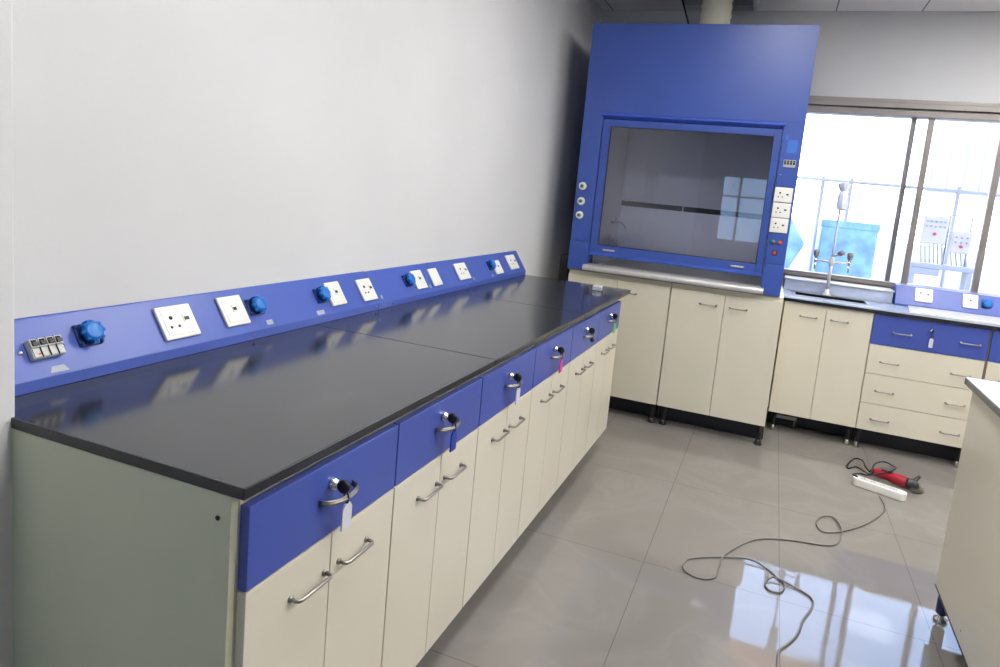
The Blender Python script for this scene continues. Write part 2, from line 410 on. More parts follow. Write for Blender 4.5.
def socket_plate(y0, y1, s0, s1, kind, par=None, F=None):
    par = par or rparent((y0+y1)/2)
    w = (y1-y0)/2; h = (s1-s0)*SLN/2
    M = F or TF((y0+y1)/2, (s0+s1)/2)
    m = MB(M); m.box(-w, w, -h, h, .0003, .0095, 0, bev=.003); m.box(-w*.8, w*.8, -h*.78, h*.78, .009, .0112, 0, bev=.0008)
    if kind in ('full', 'pins'):
        for px, py, a, b in ((-w*.38, h*.25, .0035, .005), (-w*.52, -h*.3, .0028, .0035), (-w*.08, -h*.3, .0028, .0035)):
            m.lathe((px, py, .0105), (px, py, .0118), [(0, b), (1, b)], 12, 1)
    p = obj('socket', m, [M_WHITE, M_DARK], par)
    if kind != 'blank':
        cx = w*.45 if kind in ('full', 'pins') else 0
        m = MB(M); m.box(cx-w*.17, cx+w*.17, -h*.12, h*.38, .0105, .0135, 0, bev=.001); m.box(cx-w*.13, cx+w*.13, -h*.02, h*.18, .0135, .0148, 1)
        obj('switch', m, [M_WHITE, M_BLACK], p)
def ind_socket(y, s, r=.0208):
    M = TF(y, s); par = rparent(y)
    m = MB(M); m.box(-.025, .025, -.025, .025, 0, .005, 0, bev=.002); m.lathe((0, 0, .004), (0, 0, .018), [(0, r*.86), (1, r*.92)], 24, 0)
    for a in range(4):
        x, yy = math.cos(PI/4+a*PI/2)*.033, math.sin(PI/4+a*PI/2)*.030
        m.cyl((x*.9, yy*.9, .003), (x*.9, yy*.9, .009), .004, seg=10, mi=0)
    p = obj('industrial_socket', m, [M_IND_D], par, 'bright blue round industrial socket')
    L = M @ Matrix.Translation((0, 0, .018)) @ Matrix.Rotation(math.radians(5), 4, 'X')
    m = MB(L); m.lathe((0, 0, 0), (0, 0, .012), [(0, r*1.0), (.5, r*1.0), (.85, r*.9), (1, r*.7)], 28)
    for k in range(8):
        a = k*PI/4; m.cyl((math.cos(a)*r*.98, math.sin(a)*r*.98, -.001), (math.cos(a)*r*.98, math.sin(a)*r*.98, .008), .0042, seg=10)
    m.box(-.008, .008, r*.85, r*1.2, -.012, .006, bev=.001); m.box(-.006, .006, -r*1.25, -r*.9, -.004, .006, bev=.001)
    obj('cap', m, M_IND, p)
for a in ((.388, .487, .17, .86, 'full'), (.576, .655, .15, .84, 'sw'), (1.014, 1.088, .18, .85, 'sw'), (1.185, 1.268-.003, .23, .90, 'full'),
          (1.552, 1.632, .22, .88, 'sw'), (1.690, 1.762, .24, .88, 'blank'), (1.935, 2.045, .20, .86, 'full'), (2.345, 2.435, .33, .93, 'sw'), (2.550, 2.668, .18, .87, 'full')):
    socket_plate(*a)
for y, s in ((.219, .45), (.697, .48), (.981, .49), (1.512, .51), (2.318, .50)): ind_socket(y, s)
# circuit breaker, screws, stickers
M = TF(.124, .56); m = MB(M)
m.box(-.031, .031, -.020, .020, 0, .013, 0, bev=.002); m.box(-.031, .031, .001, .019, .012, .018, 1, bev=.001)
m.box(-.029, .029, -.018, -.001, .013, .0155, 0)
for i in range(3): m.box(-.0155+i*.0155-.0004, -.0155+i*.0155+.0004, -.02, .02, .0155, .0186, 2)
br = obj('circuit_breaker', m, [M_GREYP, M_GREYP, M_DARK], R1, 'four-pole circuit breaker')
for i in range(4):
    m = MB(M); x = -.0233+i*.0155; m.box(x-.0055, x+.0055, .004, .012, .018, .0225, 0, bev=.0008); m.box(x-.005, x+.005, .0125, .017, .018, .0188, 1)
    obj('toggle', m, [M_BLACK, M_DARK], br)
m = MB(M); m.box(-.022, -.013, -.014, -.011, .0155, .0158); obj('red_mark', m, M_REDB, br)
for x in (-.042, .036):
    m = MB(M); m.lathe((x, 0, 0), (x, 0, .005), [(0, .0055), (.5, .005), (1, .002)], 12); obj('screw', m, M_CHROME, R1)
M = TF(.137, .93); obj('sticker', MB(M).prism([(-.019, -.006), (.019, -.006), (.012, .007), (-.012, .007)], 'z', .0002, .0012), M_STICK, R1)
for y, s, w in ((.728, .90, .012), (.95, .93, .018), (1.16, .93, .0), (1.30, .86, .005), (1.46, .9, 0), (1.665, .84, .006), (2.08, .9, .006), (2.30, .93, .009)):
    if w: obj('sticker', MB(TF(y, s)).box(-w, w, -.007, .007, .0002, .0012), M_STICK, rparent(y))
for y in (.66, 1.25, 1.30, 1.357, 2.0):
    m = MB(); m.lathe((.016, y, .863), (.019, y, .863), [(0, .004), (1, .0025)], 12); obj('screw', m, M_CHROME, rparent(y))

# small clear bottle lid on the far end of the worktop
m = MB(); m.box(.468, .520, 2.535, 2.575, ZT+.0005, ZT+.019, 0, bev=.004); m.box(.472, .516, 2.539, 2.571, ZT+.019, ZT+.026, 1, bev=.002)
o = obj('plastic_box', m, [M_BOTTLE, M_WHITE]); tag(rebase(o, (.494, 2.555, ZT)), 'tiny clear plastic box with white lid near the far corner of the black worktop', 'box')

# ------------------------------------------------------------------ fume hood
HX0, HX1, HZ0, HZ1 = .142, 1.385, .878, 2.339; YB = 3.93
hood = thing('fume_hood', 'tall blue laboratory fume hood with a glass sash', 'fume hood', ((HX0+HX1)/2, 3.5, HZ0))
ox0, ox1, oz0, oz1 = .262, 1.278, .940, 1.815     # front opening in the fascia
m = MB()
m.box(HX0, HX0+.012, YH+.001, YB, HZ0, HZ1); m.box(HX1-.012, HX1, YH+.001, YB, HZ0, HZ1)      # outer sides
m.box(HX0, HX1, YB-.012, YB, HZ0, HZ1); m.box(HX0, HX1, YH+.001, YB, HZ1-.012, HZ1)            # back, top
m.box(HX0, HX1, YH, YH+.015, oz1+.012, HZ1, 0, bev=.002)                                      # upper fascia
obj('cabinet_shell', m, M_BLUE, hood)
# side posts
def post(x0, x1, nm):
    mm = MB(); mm.box(x0, x1, YH, YH+.11, 1.052, oz1+.012, 0, bev=.002); mm.box(x0, x1, YH-.012, YH+.11, HZ0, 1.050, 0, bev=.002)
    for z in (1.56, 1.05+.035):
        pass
    mm.box(x0+.01, x1-.008, YH-.0015, YH, 1.065, 1.52, 0)
    return obj('side_post', mm, M_BLUE, hood)
pl = post(HX0, ox0, 'l'); pr = post(ox1, HX1, 'r')
# chamfered frame above the opening and thin reveal
m = MB(); m.prism([(YH+.0, oz1+.012), (YH-.010, oz1+.004), (YH-.010, oz1-.004), (YH+.035, oz1-.03), (YH+.06, oz1-.03), (YH+.06, oz1+.012)], 'x', ox0-.012, ox1+.012)
obj('lintel', m, M_BLUE_E, hood)
# liner box
m = MB(); lx0, lx1, ly0, ly1 = ox0+.002, ox1-.002, YH+.115, YB-.014
m.box(lx0, lx0+.01, ly0, ly1, .905, 1.93); m.box(lx1-.01, lx1, ly0, ly1, .905, 1.93); m.box(lx0, lx1, ly1-.01, ly1, .905, 1.93); m.box(lx0, lx1, ly0, ly1, 1.93, 1.94)
m.box(lx0+.01, lx1-.01, ly1-.05, ly1-.045, 1.32, 1.90); m.box(lx0+.01, lx1-.01, ly1-.05, ly1-.045, .96, 1.285)
m.box(lx0+.01, lx1-.01, ly1-.046, ly1-.010, 1.285, 1.32, 1)
m.box(.70, .706, ly1-.052, ly1-.0445, .96, 1.9, 0)
obj('liner', m, [M_LINER, M_LINER_D], hood)
# sash
sx0, sx1, sz0, sz1 = ox0+.003, ox1-.003, .990, 1.79
gx0, gx1, gz0, gz1 = .312, 1.236, 1.040, 1.752
m = MB(); y0, y1 = YH+.014, YH+.038
m.box(sx0, gx0, y0, y1, sz0, sz1, bev=.002); m.box(gx1, sx1, y0, y1, sz0, sz1, bev=.002)
m.box(gx0, gx1, y0, y1, sz0, gz0, bev=.002); m.box(gx0, gx1, y0, y1, gz1, sz1, bev=.002)
m.prism([(y0, sz0+.004), (y0-.014, sz0-.008), (y0-.014, sz0-.016), (y1, sz0-.016), (y1, sz0+.002)], 'x', sx0, sx1)
sash = obj('sash', m, M_BLUE, hood)
obj('pane', MB().box(gx0-.004, gx1+.004, y0+.010, y0+.014, gz0-.004, gz1+.004), M_GLASSH, sash)
m = MB()
for a in ((gx0, gx0+.004, gz0, gz1), (gx1-.004, gx1, gz0, gz1), (gx0, gx1, gz0, gz0+.004), (gx0, gx1, gz1-.004, gz1)): m.box(a[0], a[1], y0+.001, y0+.010, a[2], a[3])
obj('gasket', m, M_BLACK, sash)
for x in (.385, 1.135):
    m = MB(); m.box(x-.040, x+.040, y0-.006, y0, 1.008, 1.020, 0, bev=.003); m.box(x-.034, x+.034, y0-.007, y0-.0055, 1.0105, 1.0175, 1)
    obj('sash_handle', m, [M_CHROME, M_GREYP], sash)
# steel work surface with rounded airfoil lip
m = MB(); m.prism([(YH-.040, .882), (YH-.046, .888), (YH-.046, .902), (YH-.038, .912), (YH+.02, .921), (YH+.10, .914), (YH+.11, .906), (YH+.11, .880), (YH-.03, .880)], 'x', ox0-.016, ox1+.016, bev=.001)
m.box(ox0, ox1, YH+.112, YB-.015, .882, .904)
obj('work_surface', m, M_LIP, hood)
obj('base_strip', MB().box(HX0+.002, HX1-.002, YH-.004, YH+.11, .8712, .8795), M_HANDLE, hood)
# gas knobs on the left post
for z in (1.384, 1.293, 1.208):
    m = MB(); x = .183
    m.lathe((x, YH-.001, z), (x, YH-.012, z), [(0, .024), (.8, .023), (1, .018)], 24, 0); m.lathe((x, YH-.010, z), (x, YH-.030, z), [(0, .011), (.8, .010), (1, .007)], 18, 1)
    obj('gas_knob', m, [M_WHITE, M_GRNB], hood)
# breaker, sticker, three sockets, buttons on the right post
m = MB(); m.box(1.302, 1.366, YH-.010, YH, 1.588, 1.628, 0, bev=.002)
for i in range(4): m.box(1.306+i*.0153, 1.3165+i*.0153, YH-.016, YH-.010, 1.602, 1.614, 1); m.box(1.306+i*.0153, 1.3165+i*.0153, YH-.0108, YH-.0098, 1.616, 1.624, 1)
obj('circuit_breaker', m, [M_GREYP, M_BLACK], hood)
obj('sticker', MB().box(1.310, 1.362, YH-.0012, YH, 1.665, 1.735).box(1.296, 1.31, YH-.0012, YH, 1.735, 1.76), M_CYAN, hood)
m = MB(); m.lathe((1.297, YH, 1.545), (1.297, YH-.005, 1.545), [(0, .006), (1, .003)], 12); obj('screw', m, M_CHROME, hood)
for i in range(3):
    zc = 1.437-i*.084; M = frame(Vector((1.326, YH-.0015, zc)), Vector((1, 0, 0)), Vector((0, 0, 1)), Vector((0, -1, 0)))
    socket_plate(-.047, .047, 0, .080/SLN, 'full', hood, M)
for x, mt in ((1.308, M_GRNB), (1.345, M_REDB)):
    m = MB(); m.lathe((x, YH, 1.175), (x, YH-.012, 1.175), [(0, .012), (.5, .012), (.6, .009), (1, .008)], 18, 0); obj('push_button', m, mt, hood)
m = MB(); m.box(1.310, 1.338, YH-.006, YH, 1.102, 1.132, 0, bev=.002); m.box(1.316, 1.332, YH-.010, YH-.006, 1.108, 1.126, 1, bev=.001)
obj('rocker_switch', m, [M_BLACK, M_REDB], hood)
# gas taps on the liner's left side
for z, y in ((1.17, 3.62), (1.06, 3.52)):
    m = MB(); x = lx0+.01
    m.cyl((x, y, z), (x+.03, y, z), .009); m.tube([(x+.03, y, z), (x+.055, y, z+.004), (x+.085, y, z-.01), (x+.10, y, z-.035)], .006, 10, sub=4)
    m.cyl((x+.03, y, z-.005), (x+.03, y, z+.028), .005, seg=10); m.box(x+.022, x+.038, y-.012, y+.012, z+.028, z+.036, bev=.003)
    obj('gas_tap', m, M_TAP, hood)

# cabinets below the hood
def hood_cabinet(x0, x1, xm, label, h0, h1):
    t = thing('base_cabinet', label, 'cabinet', ((x0+x1)/2, YC+.3, 0), 'plain cream cabinets under the fume hood'); yb = YC+.019
    m = MB(); g = .001
    m.box(x0+g, x0+.018, yb, YB, .124, .8705); m.box(x1-.018, x1-g, yb, YB, .124, .8705); m.box(x0+.018, x1-.018, YB-.01, YB, .124, .8705)
    m.box(x0+.018, x1-.018, yb, YB, .124, .142); m.box(x0+.018, x1-.018, yb, YB, .845, .8705); m.box(x0+.018, x1-.018, yb+.02, YB, .48, .496)
    obj('body', m, M_CREAM_IN, t)
    for a, b, hx in ((x0+.002, xm-.0012, h0), (xm+.0012, x1-.002, h1)):
        d = obj('door', MB().box(a, b, YC, yb-.001, .126, .845, bev=.0012), M_CREAM, t)
        obj('handle', bar_handle(hx, YC, .775, .045, (1, 0, 0), (0, -1, 0)), M_HANDLE, d)
    obj('toe_panel', MB().box(x0+g, x1-g, YC+.14, YC+.152, .004, .1235), M_TOE, t)
    for x, y in ((x0+.04, YC+.06), (x1-.025, YC+.05), (x0+.04, YB-.06), (x1-.04, YB-.06)): obj('foot', foot_mb(x, y, .124, .016), [M_BLACK, M_BLACK], t)
hood_cabinet(.152, .785, .4665, 'cream two-door cabinet under the left half of the fume hood', .36, .54)
hood_cabinet(.788, 1.409, 1.0966, 'cream two-door cabinet under the right half of the fume hood', 1.007, 1.175)

# dark junction box between wall and hood
m = MB(); m.box(.085, .138, 3.16, 3.26, .77, .95, 0, bev=.004); m.box(.09, .133, 3.155, 3.162, .78, .94, 0, bev=.003); m.tube([(.11, 3.24, .77), (.11, 3.24, .5), (.10, 3.30, .2), (.10, 3.36, .0)], .008, 8)
o = obj('junction_box', m, M_BLACK); tag(rebase(o, (.11, 3.21, .0)), 'black box beside the lower left edge of the fume hood', 'box')

# exhaust duct and hanger above the hood
du = thing('exhaust_duct', 'short cream duct rising from the fume hood into the ceiling opening', 'duct', (.80, 3.72, HZ1))
prof = [(0, .102), (.04, .102)]
for i in range(14):
    k = .05+i*.066; prof += [(k, .098), (k+.033, .090)]
m = MB(); m.lathe((.775, 3.70, HZ1+.001), (.775, 3.70, 3.1), prof, 32); obj('duct_tube', m, M_DUCT, du)
m = MB(); m.lathe((.775, 3.70, HZ1+.001), (.775, 3.70, HZ1+.03), [(0, .125), (.5, .125), (.6, .108), (1, .106)], 32); obj('collar', m, M_DUCT, du)
m = MB(); m.box(.42, .64, 3.565, 3.590, H+.04, H+.07)
m.tube([(.53, 3.60, H+.05), (.64, 3.60, 2.42), (.66, 3.60, 2.345)], .006)
o = obj('hanger_bracket', m, M_BLACK); tag(rebase(o, (.6, 3.6, H)), 'black steel hanger bracket left of the cream duct', 'bracket')

# ------------------------------------------------------------------ sink run on the back wall
def feet(t, pts, h=.124):
    for x, y in pts: obj('foot', foot_mb(x, y, h, .012), [M_BLACK, M_HANDLE], t)
t = thing('sink_cabinet', 'cream two-door cabinet below the sink, right of the fume hood', 'cabinet', (1.67, YS+.2, 0))
x0, x1, xm, yb = 1.424, 1.9135, 1.6606, YS+.019; ybk = YW-.006
m = MB(); m.box(x0, x0+.018, yb, ybk, .124, .8205); m.box(x1-.018, x1-.001, yb, ybk, .124, .8205); m.box(x0+.018, x1-.018, yb, ybk, .124, .142)
m.box(x0+.018, x1-.018, ybk-.01, ybk, .142, .8205); m.box(x0+.018, x1-.018, yb, yb+.02, .79, .8205)
obj('body', m, M_CREAM_IN, t)
for a, b, hx in ((x0+.001, xm-.0012, 1.566), (xm+.0012, x1-.002, 1.738)):
    d = obj('door', MB().box(a, b, YS, yb-.001, .126, .8195, bev=.0012), M_CREAM, t)
    obj('handle', bar_handle(hx, YS, .742, .045, (1, 0, 0), (0, -1, 0)), M_HANDLE, d)
obj('toe_panel', MB().box(x0+.001, x1-.001, YS+.20, YS+.212, .004, .1235), M_TOE, t)
feet(t, ((x0+.04, yb+.05), (x1-.025, yb+.04), (x0+.04, ybk-.08), (x1-.03, ybk-.08)))
m = MB(); m.box(1.45, 1.60, YS+.15, YS+.17, .05, .075, 0, bev=.004); m.tube([(1.5, YS+.16, .075), (1.5, YS+.18, .124)], .006); m.tube([(1.46, YS+.16, .05), (1.46, YS+.16, 0)], .006); m.tube([(1.59, YS+.16, .05), (1.59, YS+.16, 0)], .006)
obj('lower_rail', m, M_HANDLE, t)

def drawer_unit(x0, x1, label):
    t = thing('drawer_cabinet', label, 'cabinet', ((x0+x1)/2, YS+.2, 0), 'four-drawer cabinets on the back wall')
    m = MB(); m.box(x0+.001, x0+.018, yb, ybk, .124, .8205); m.box(x1-.018, x1-.001, yb, ybk, .124, .8205); m.box(x0+.018, x1-.018, yb, ybk, .124, .142)
    m.box(x0+.018, x1-.018, ybk-.01, ybk, .142, .8205); m.box(x0+.018, x1-.018, yb, ybk-.01, .803, .8205)
    obj('body', m, M_CREAM_IN, t)
    for i, (a, b, hz) in enumerate(((.6405, .8195, .722), (.4665, .6375, .541), (.2895, .4635, .368), (.126, .2865, .197))):
        d = obj('drawer', MB().box(x0+.002, x1-.002, YS, yb-.001, a, b, 0, bev=.0012).box(x0+.03, x1-.03, yb-.001, ybk-.1, a+.02, b-.03, 1), [M_BLUE_D if i == 0 else M_CREAM, M_CREAM_IN], t)
        for hx in ((x0+.157, x0+.497) if i == 0 else (x0+.117, x0+.477)):
            obj('handle', bar_handle(hx, YS, hz, .046, (1, 0, 0), (0, -1, 0)), M_HANDLE, d)
        if i == 0:
            m = MB(); m.lathe((x0+.30, YS, .765), (x0+.30, YS-.012, .765), [(0, .0105), (1, .009)], 18); obj('lock', m, M_CHROME, d)
    obj('toe_panel', MB().box(x0+.001, x1-.001, YS+.14, YS+.152, .004, .1235), M_TOE, t)
    feet(t, ((x0+.025, yb+.04), (x1-.03, yb+.04), (x0+.03, ybk-.08), (x1-.03, ybk-.08)))
drawer_unit(1.9145, 2.497, 'cabinet with a wide blue drawer over three cream drawers, right of the sink cabinet')
drawer_unit(2.506, 3.089, 'cabinet with a blue top drawer cut by the right edge, behind the island')
# key in the back drawer
x, y, z = 1.9145+.30, YS-.0125, .765
t = thing('key', 'key with a pale tag in the wide blue drawer on the back wall', 'key', (x, y, z))
obj('key_head', MB().box(x-.001, x+.001, y-.01, y, z-.003, z+.003).lathe((x-.004, y-.018, z), (x+.004, y-.018, z), [(0, .009), (.3, .012), (.7, .012), (1, .009)], 16), M_BLACK, t)
obj('key_ring', MB().tube([(x, y-.02, z-.010), (x+.005, y-.02, z-.026), (x, y-.019, z-.042), (x-.005, y-.02, z-.026)], .0014, 6, closed=True, sub=4), M_BLACK, t)
obj('key_tag', MB().prism([(x-.010, z-.092), (x+.010, z-.092), (x+.010, z-.046), (x+.005, z-.039), (x-.005, z-.039), (x-.010, z-.046)], 'y', y-.021, y-.018, bev=.0006), M_CTAG, t)

# grey worktop with sink cut-out
qx0, qx1, qy0, qy1 = 1.478, 1.885, 3.585, 3.775
m = MB(); wy0, wy1 = YS-.012, 3.853; wxa, wxb = 1.415, 3.10
m.box(wxa, qx0, wy0, wy1, .822, ZT); m.box(qx1, wxb, wy0, wy1, .822, ZT); m.box(qx0, qx1, wy0, qy0, .822, ZT); m.box(qx0, qx1, qy1, wy1, .822, ZT)
m.box(wxa, wxb, wy0-.002, wy0, .822, .840, 1)
o = obj('sink_worktop', m, [M_GREYTOP, M_EPEDGE]); tag(rebase(o, (2.2, 3.67, .822)), 'grey worktop along the back wall with a sink cut-out', 'worktop')
m = MB()
a_, b_, c_, d_ = qx0+.001, qx1-.001, qy0+.001, qy1-.001
m.box(a_, a_+.005, c_, d_, .65, ZT+.001, 1); m.box(b_-.005, b_, c_, d_, .65, ZT+.001, 1); m.box(a_, b_, c_, c_+.005, .65, ZT+.001, 1); m.box(a_, b_, d_-.005, d_, .65, ZT+.001, 1)
m.box(a_, b_, c_, d_, .645, .655, 1)
for a in ((qx0-.012, qx1+.012, qy0-.012, qy0+.004), (qx0-.012, qx1+.012, qy1-.004, qy1+.012), (qx0-.012, qx0+.004, qy0, qy1), (qx1-.004, qx1+.012, qy0, qy1)): m.box(a[0], a[1], a[2], a[3], ZT+.0005, ZT+.005, 0, bev=.001)
m.lathe((1.68, 3.69, .655), (1.68, 3.69, .659), [(0, .03), (1, .025)], 20, 2)
o = obj('sink_basin', m, [M_STEEL, M_EPEDGE, M_CHROME]); tag(rebase(o, (1.68, 3.69, .65)), 'narrow dark rectangular sink set into the grey worktop', 'sink')
# backsplash ledge under the window
m = MB(); m.box(1.415, 2.052, 3.856, YW-.0015, .8505, .921, 0, bev=.002); m.box(1.412, 2.058, 3.845, YW-.0215, .9215, .930, 1, bev=.002)
o = obj('window_ledge', m, [M_GREYTOP, M_WHITE]); tag(rebase(o, (1.73, 3.95, .85)), 'low grey ledge with a pale top behind the sink', 'ledge')

# three-way laboratory tap, spout wrapped in plastic
FX, FY = 1.672, 3.822
t = thing('laboratory_tap', 'tall three-way swan-neck water tap behind the sink, against the window', 'tap', (FX, FY, ZT))
m = MB(); m.lathe((FX, FY, ZT+.0005), (FX, FY, ZT+.04), [(0, .026), (.3, .024), (.5, .014), (1, .012)], 20); m.tube([(FX, FY, ZT+.03), (FX, FY, 1.10)], .0105, 12)
m.lathe((FX, FY, 1.04), (FX, FY, 1.10), [(0, .012), (.2, .017), (.8, .017), (1, .011)], 16)
obj('column', m, M_TAP, t)
m = MB(); pts = [(FX, FY, 1.08)]+[(FX, FY, z) for z in (1.2, 1.35, 1.48)]
for i in range(1, 11):
    a = PI*i/10; pts.append((FX-.028*0-.0*i, FY-.06+.06*math.cos(a), 1.50+.06*math.sin(a)))
pts.append((FX, FY-.12, 1.46)); pts.append((FX, FY-.12, 1.43))
m.tube(pts, .0075, 12); m.lathe((FX, FY-.12, 1.44), (FX, FY-.12, 1.40), [(0, .0085), (.3, .011), (1, .009)], 14)
obj('swan_neck', m, M_TAP, t)
m = MB(); m.tube([(FX-.095, FY, 1.065), (FX+.10, FY, 1.065)], .007, 10); m.tube([(FX, FY, 1.10), (FX+.035, FY-.02, 1.12)], .007, 10)
obj('cross_pipe', m, M_TAP, t)
for dx, z in ((-.095, 1.065), (.10, 1.065)):
    x = FX+dx
    m = MB(); m.cyl((x, FY, z-.018), (x, FY, z+.02), .009, seg=14, mi=0); m.lathe((x, FY, z+.018), (x, FY, z+.07), [(0, .008), (.3, .016), (.8, .019), (1, .012)], 14, 1)
    m.tube([(x, FY, z-.01), (x, FY-.02, z-.02), (x, FY-.022, z-.055)], .0055, 10, 0)
    obj('side_valve', m, [M_CHROME, M_FRAME], t)
m = MB(); m.lathe((FX+.03, FY-.02, 1.118), (FX+.055, FY-.04, 1.135), [(0, .009), (.4, .018), (1, .016)], 14, 0); obj('centre_valve', m, M_FRAME, t)
# plastic sleeve hanging on the spout
m = MB(); rnd = random.Random(3)
m.lathe((FX-.004, FY-.10, 1.565), (FX, FY-.12, 1.395), [(0, .016), (.08, .036), (.22, .032), (.35, .020), (.5, .030), (.8, .032), (1, .028)], 9, 0, caps=False, smooth=False)
o = obj('plastic_sleeve', m, mat('white_film', (215, 220, 228), .35)); tag(rebase(o, (FX, FY-.12, 1.40)), 'white plastic sleeve wrapped over the tall tap spout', 'plastic bag')

# raceway on the back worktop
BR = thing('service_raceway', 'blue socket raceway below the window on the back wall', 'socket raceway', (2.58, 3.95, .8505))
bp = [(3.808, .8505), (3.806, .862), (3.862, .972), (3.875, .975), (YW-.005, .975-.06), (YW-.005, .8505)]
bp = [(3.808, .8505), (3.806, .862), (3.862, .972), (3.925, .974), (4.02, .93), (4.02, .8505)]
obj('channel', MB().prism(bp, 'x', 2.060, 3.10, bev=.0015), M_RACE, BR)
bA = Vector((0, 3.862, .972)); bB = Vector((0, 3.806, .862)); bd = (bB-bA); bl = bd.length; bd.normalize(); bn = Vector((0, bd.z, -bd.y))
if bn.y > 0: bn = -bn
def BF(x, s): o_ = bA+bd*bl*s; o_.x = x; return frame(o_, Vector((1, 0, 0)), -bd, bn)
socket_plate(-.048, .048, 0, .088/SLN, 'full', BR, BF(2.213, .42)); socket_plate(-.040, .040, 0, .088/SLN, 'sw', BR, BF(2.459, .42))
M = BF(2.545, .44); m = MB(M); m.box(-.027, .027, -.027, .027, 0, .006, 0, bev=.002); m.lathe((0, 0, .005), (0, 0, .03), [(0, .024), (.6, .027), (1, .02)], 24, 1)
obj('industrial_socket', m, [M_IND_D, M_IND], BR)
# white board lying on the worktop
m = MB(); m.prism([(2.085, 3.478), (2.13, 3.79), (3.05, 3.80), (3.05, 3.478)], 'z', ZT+.0006, ZT+.010, bev=.001)
o = obj('cover_sheet', m, mat('pale_cover_sheet', (228, 226, 214), .2)); tag(rebase(o, (2.6, 3.62, ZT)), 'pale flat sheet lying on the back worktop below the raceway', 'sheet')

# ------------------------------------------------------------------ island at the right edge
RZ = math.radians(-1.05)
isl = thing('island_bench', 'island bench cut by the right edge, with a plain cream side panel', 'cabinet', (1.9774, 1.8048, 0), None, RZ)
IM = WM[isl.name]
m = MB(IM); m.box(.022, .040, -3.0, -.022, .113, .825, 0, bev=.0015); m.box(.040, 1.2, -3.0, -.024, .113, .825, 1)
obj('body', m, [M_CREAM, M_CREAM_IN], isl)
m = MB(IM); m.box(.0195, .0225, -3.0, -.022, .110, .1135, 0); m.cyl((.0225, -.36, .15), (.0215, -.36, .15), .003, seg=10, mi=0)
obj('edge_strip', m, M_EPEDGE, isl)
for x, y in ((.048, -.050), (.048, -.56), (.048, -1.1), (.048, -1.7), (1.1, -.06), (1.1, -1.1)):
    m = MB(IM); m.cyl((x, y, .030), (x, y, .112), .019, seg=16, mi=0); m.lathe((x, y, 0), (x, y, .034), [(0, .022), (.25, .022), (.45, .012), (1, .011)], 16, 1)
    obj('foot', m, [mat('navy_foot', (25, 32, 95), .4) if 'navy_foot' not in bpy.data.materials else bpy.data.materials['navy_foot'], M_CHROME], isl)
m = MB(IM); m.box(.0, 1.25, -3.02, 0, .8265, ZT-.004, 1, bev=.001); m.box(.001, 1.249, -3.019, -.001, ZT-.004, ZT, 0, bev=.001)
o = obj('worktop', m, [mat('island_epoxy', (176, 172, 168), .12), mat('dark_grey_edge', (88, 84, 82), .35)]); o.data.transform(IM.inverted()); o.matrix_world = IM; tag(o, 'glossy island worktop whose pointed corner shows at the right edge', 'worktop')

# ------------------------------------------------------------------ things on the floor
cord = [(1.972,2.80),(1.972,2.632),(1.875,2.428),(1.765,2.285),(1.680,2.228),(1.656,2.298),(1.682,2.384),(1.733,2.403),(1.756,2.289),(1.735,2.166),(1.685,2.106),(1.566,2.077),(1.446,2.029),(1.369,1.944),(1.299,1.804),(1.287,1.712),(1.276,1.619),(1.219,1.587),(1.166,1.619),(1.169,1.692),(1.227,1.744),(1.312,1.793),(1.388,1.808),(1.450,1.791),(1.493,1.740),(1.517,1.705),(1.504,1.647),(1.466,1.637),(1.450,1.679),(1.481,1.723),(1.557,1.703),(1.607,1.662),(1.604,1.596),(1.573,1.508),(1.555,1.422),(1.523,1.351),(1.498,1.303),(1.493,1.223),(1.497,1.088),(1.52,.8),(1.6,.4)]
zz = [.0045]*len(cord)
for i in (8, 22, 29): zz[i] = .0115
m = MB(); m.tube([(x, y, z) for (x, y), z in zip(cord, zz)], .0036, 8, sub=8)
o = obj('extension_cord', m, M_CORD); tag(rebase(o, (1.5, 1.6, 0)), 'long grey cable looping across the polished floor', 'cord')
# power strip
ps = thing('power_strip', 'white power strip lying on the floor beside the red power tool', 'power strip', (1.975, 2.86, 0), None, math.radians(-21.5))
PM = WM[ps.name]
m = MB(PM); L2 = .125
prof = []
for i in range(16):
    a = -PI/2+PI*i/15; prof.append((L2-.028+.028*math.cos(a), .028*math.sin(a)))
for i in range(16):
    a = PI/2+PI*i/15; prof.append((-L2+.028+.028*math.cos(a), .028*math.sin(a)))
m.prism(prof, 'z', .001, .040, 0, bev=.004); obj('housing', m, M_WHITE, ps)
m = MB(PM)
m.box(-.10, .085, -.017, .017, .0398, .0412, 0, bev=.0005)
for i in range(4):
    x = -.075+i*.045
    for a, b in ((0, .008), (-.007, -.005), (.007, -.005)): m.lathe((x+a, b, .041), (x+a, b, .0418), [(0, .0028), (1, .0028)], 8, 1)
obj('socket_panel', m, [M_WHITE2, M_DARK], ps)
# angle grinder
gr = thing('angle_grinder', 'red corded angle grinder with a dark metal head on the floor', 'power tool', (2.062, 3.026, 0), None, math.radians(-24))
GM = WM[gr.name]
m = MB(GM); m.lathe((-.095, 0, .031), (.065, 0, .031), [(0, .018), (.08, .023), (.45, .022), (.6, .027), (.95, .030), (1, .028)], 20, 0); m.lathe((-.11, 0, .031), (-.092, 0, .031), [(0, .010), (1, .019)], 16, 1)
m.box(-.06, .0, -.009, .009, .05, .058, 1, bev=.003)
obj('motor_body', m, [M_RED, M_BLACK], gr)
m = MB(GM); m.lathe((.065, 0, .031), (.11, 0, .031), [(0, .029), (.3, .028), (.8, .020), (1, .012)], 16); m.lathe((.100, 0, .050), (.100, 0, .018), [(0, .014), (.3, .021), (1, .021)], 16); m.tube([(.09, .015, .035), (.10, .065, .06)], .010, 10)
obj('gear_head', m, mat('dark_cast_metal', (70, 72, 72), .4, metal=.7), gr)
m = MB(GM); pr_ = []
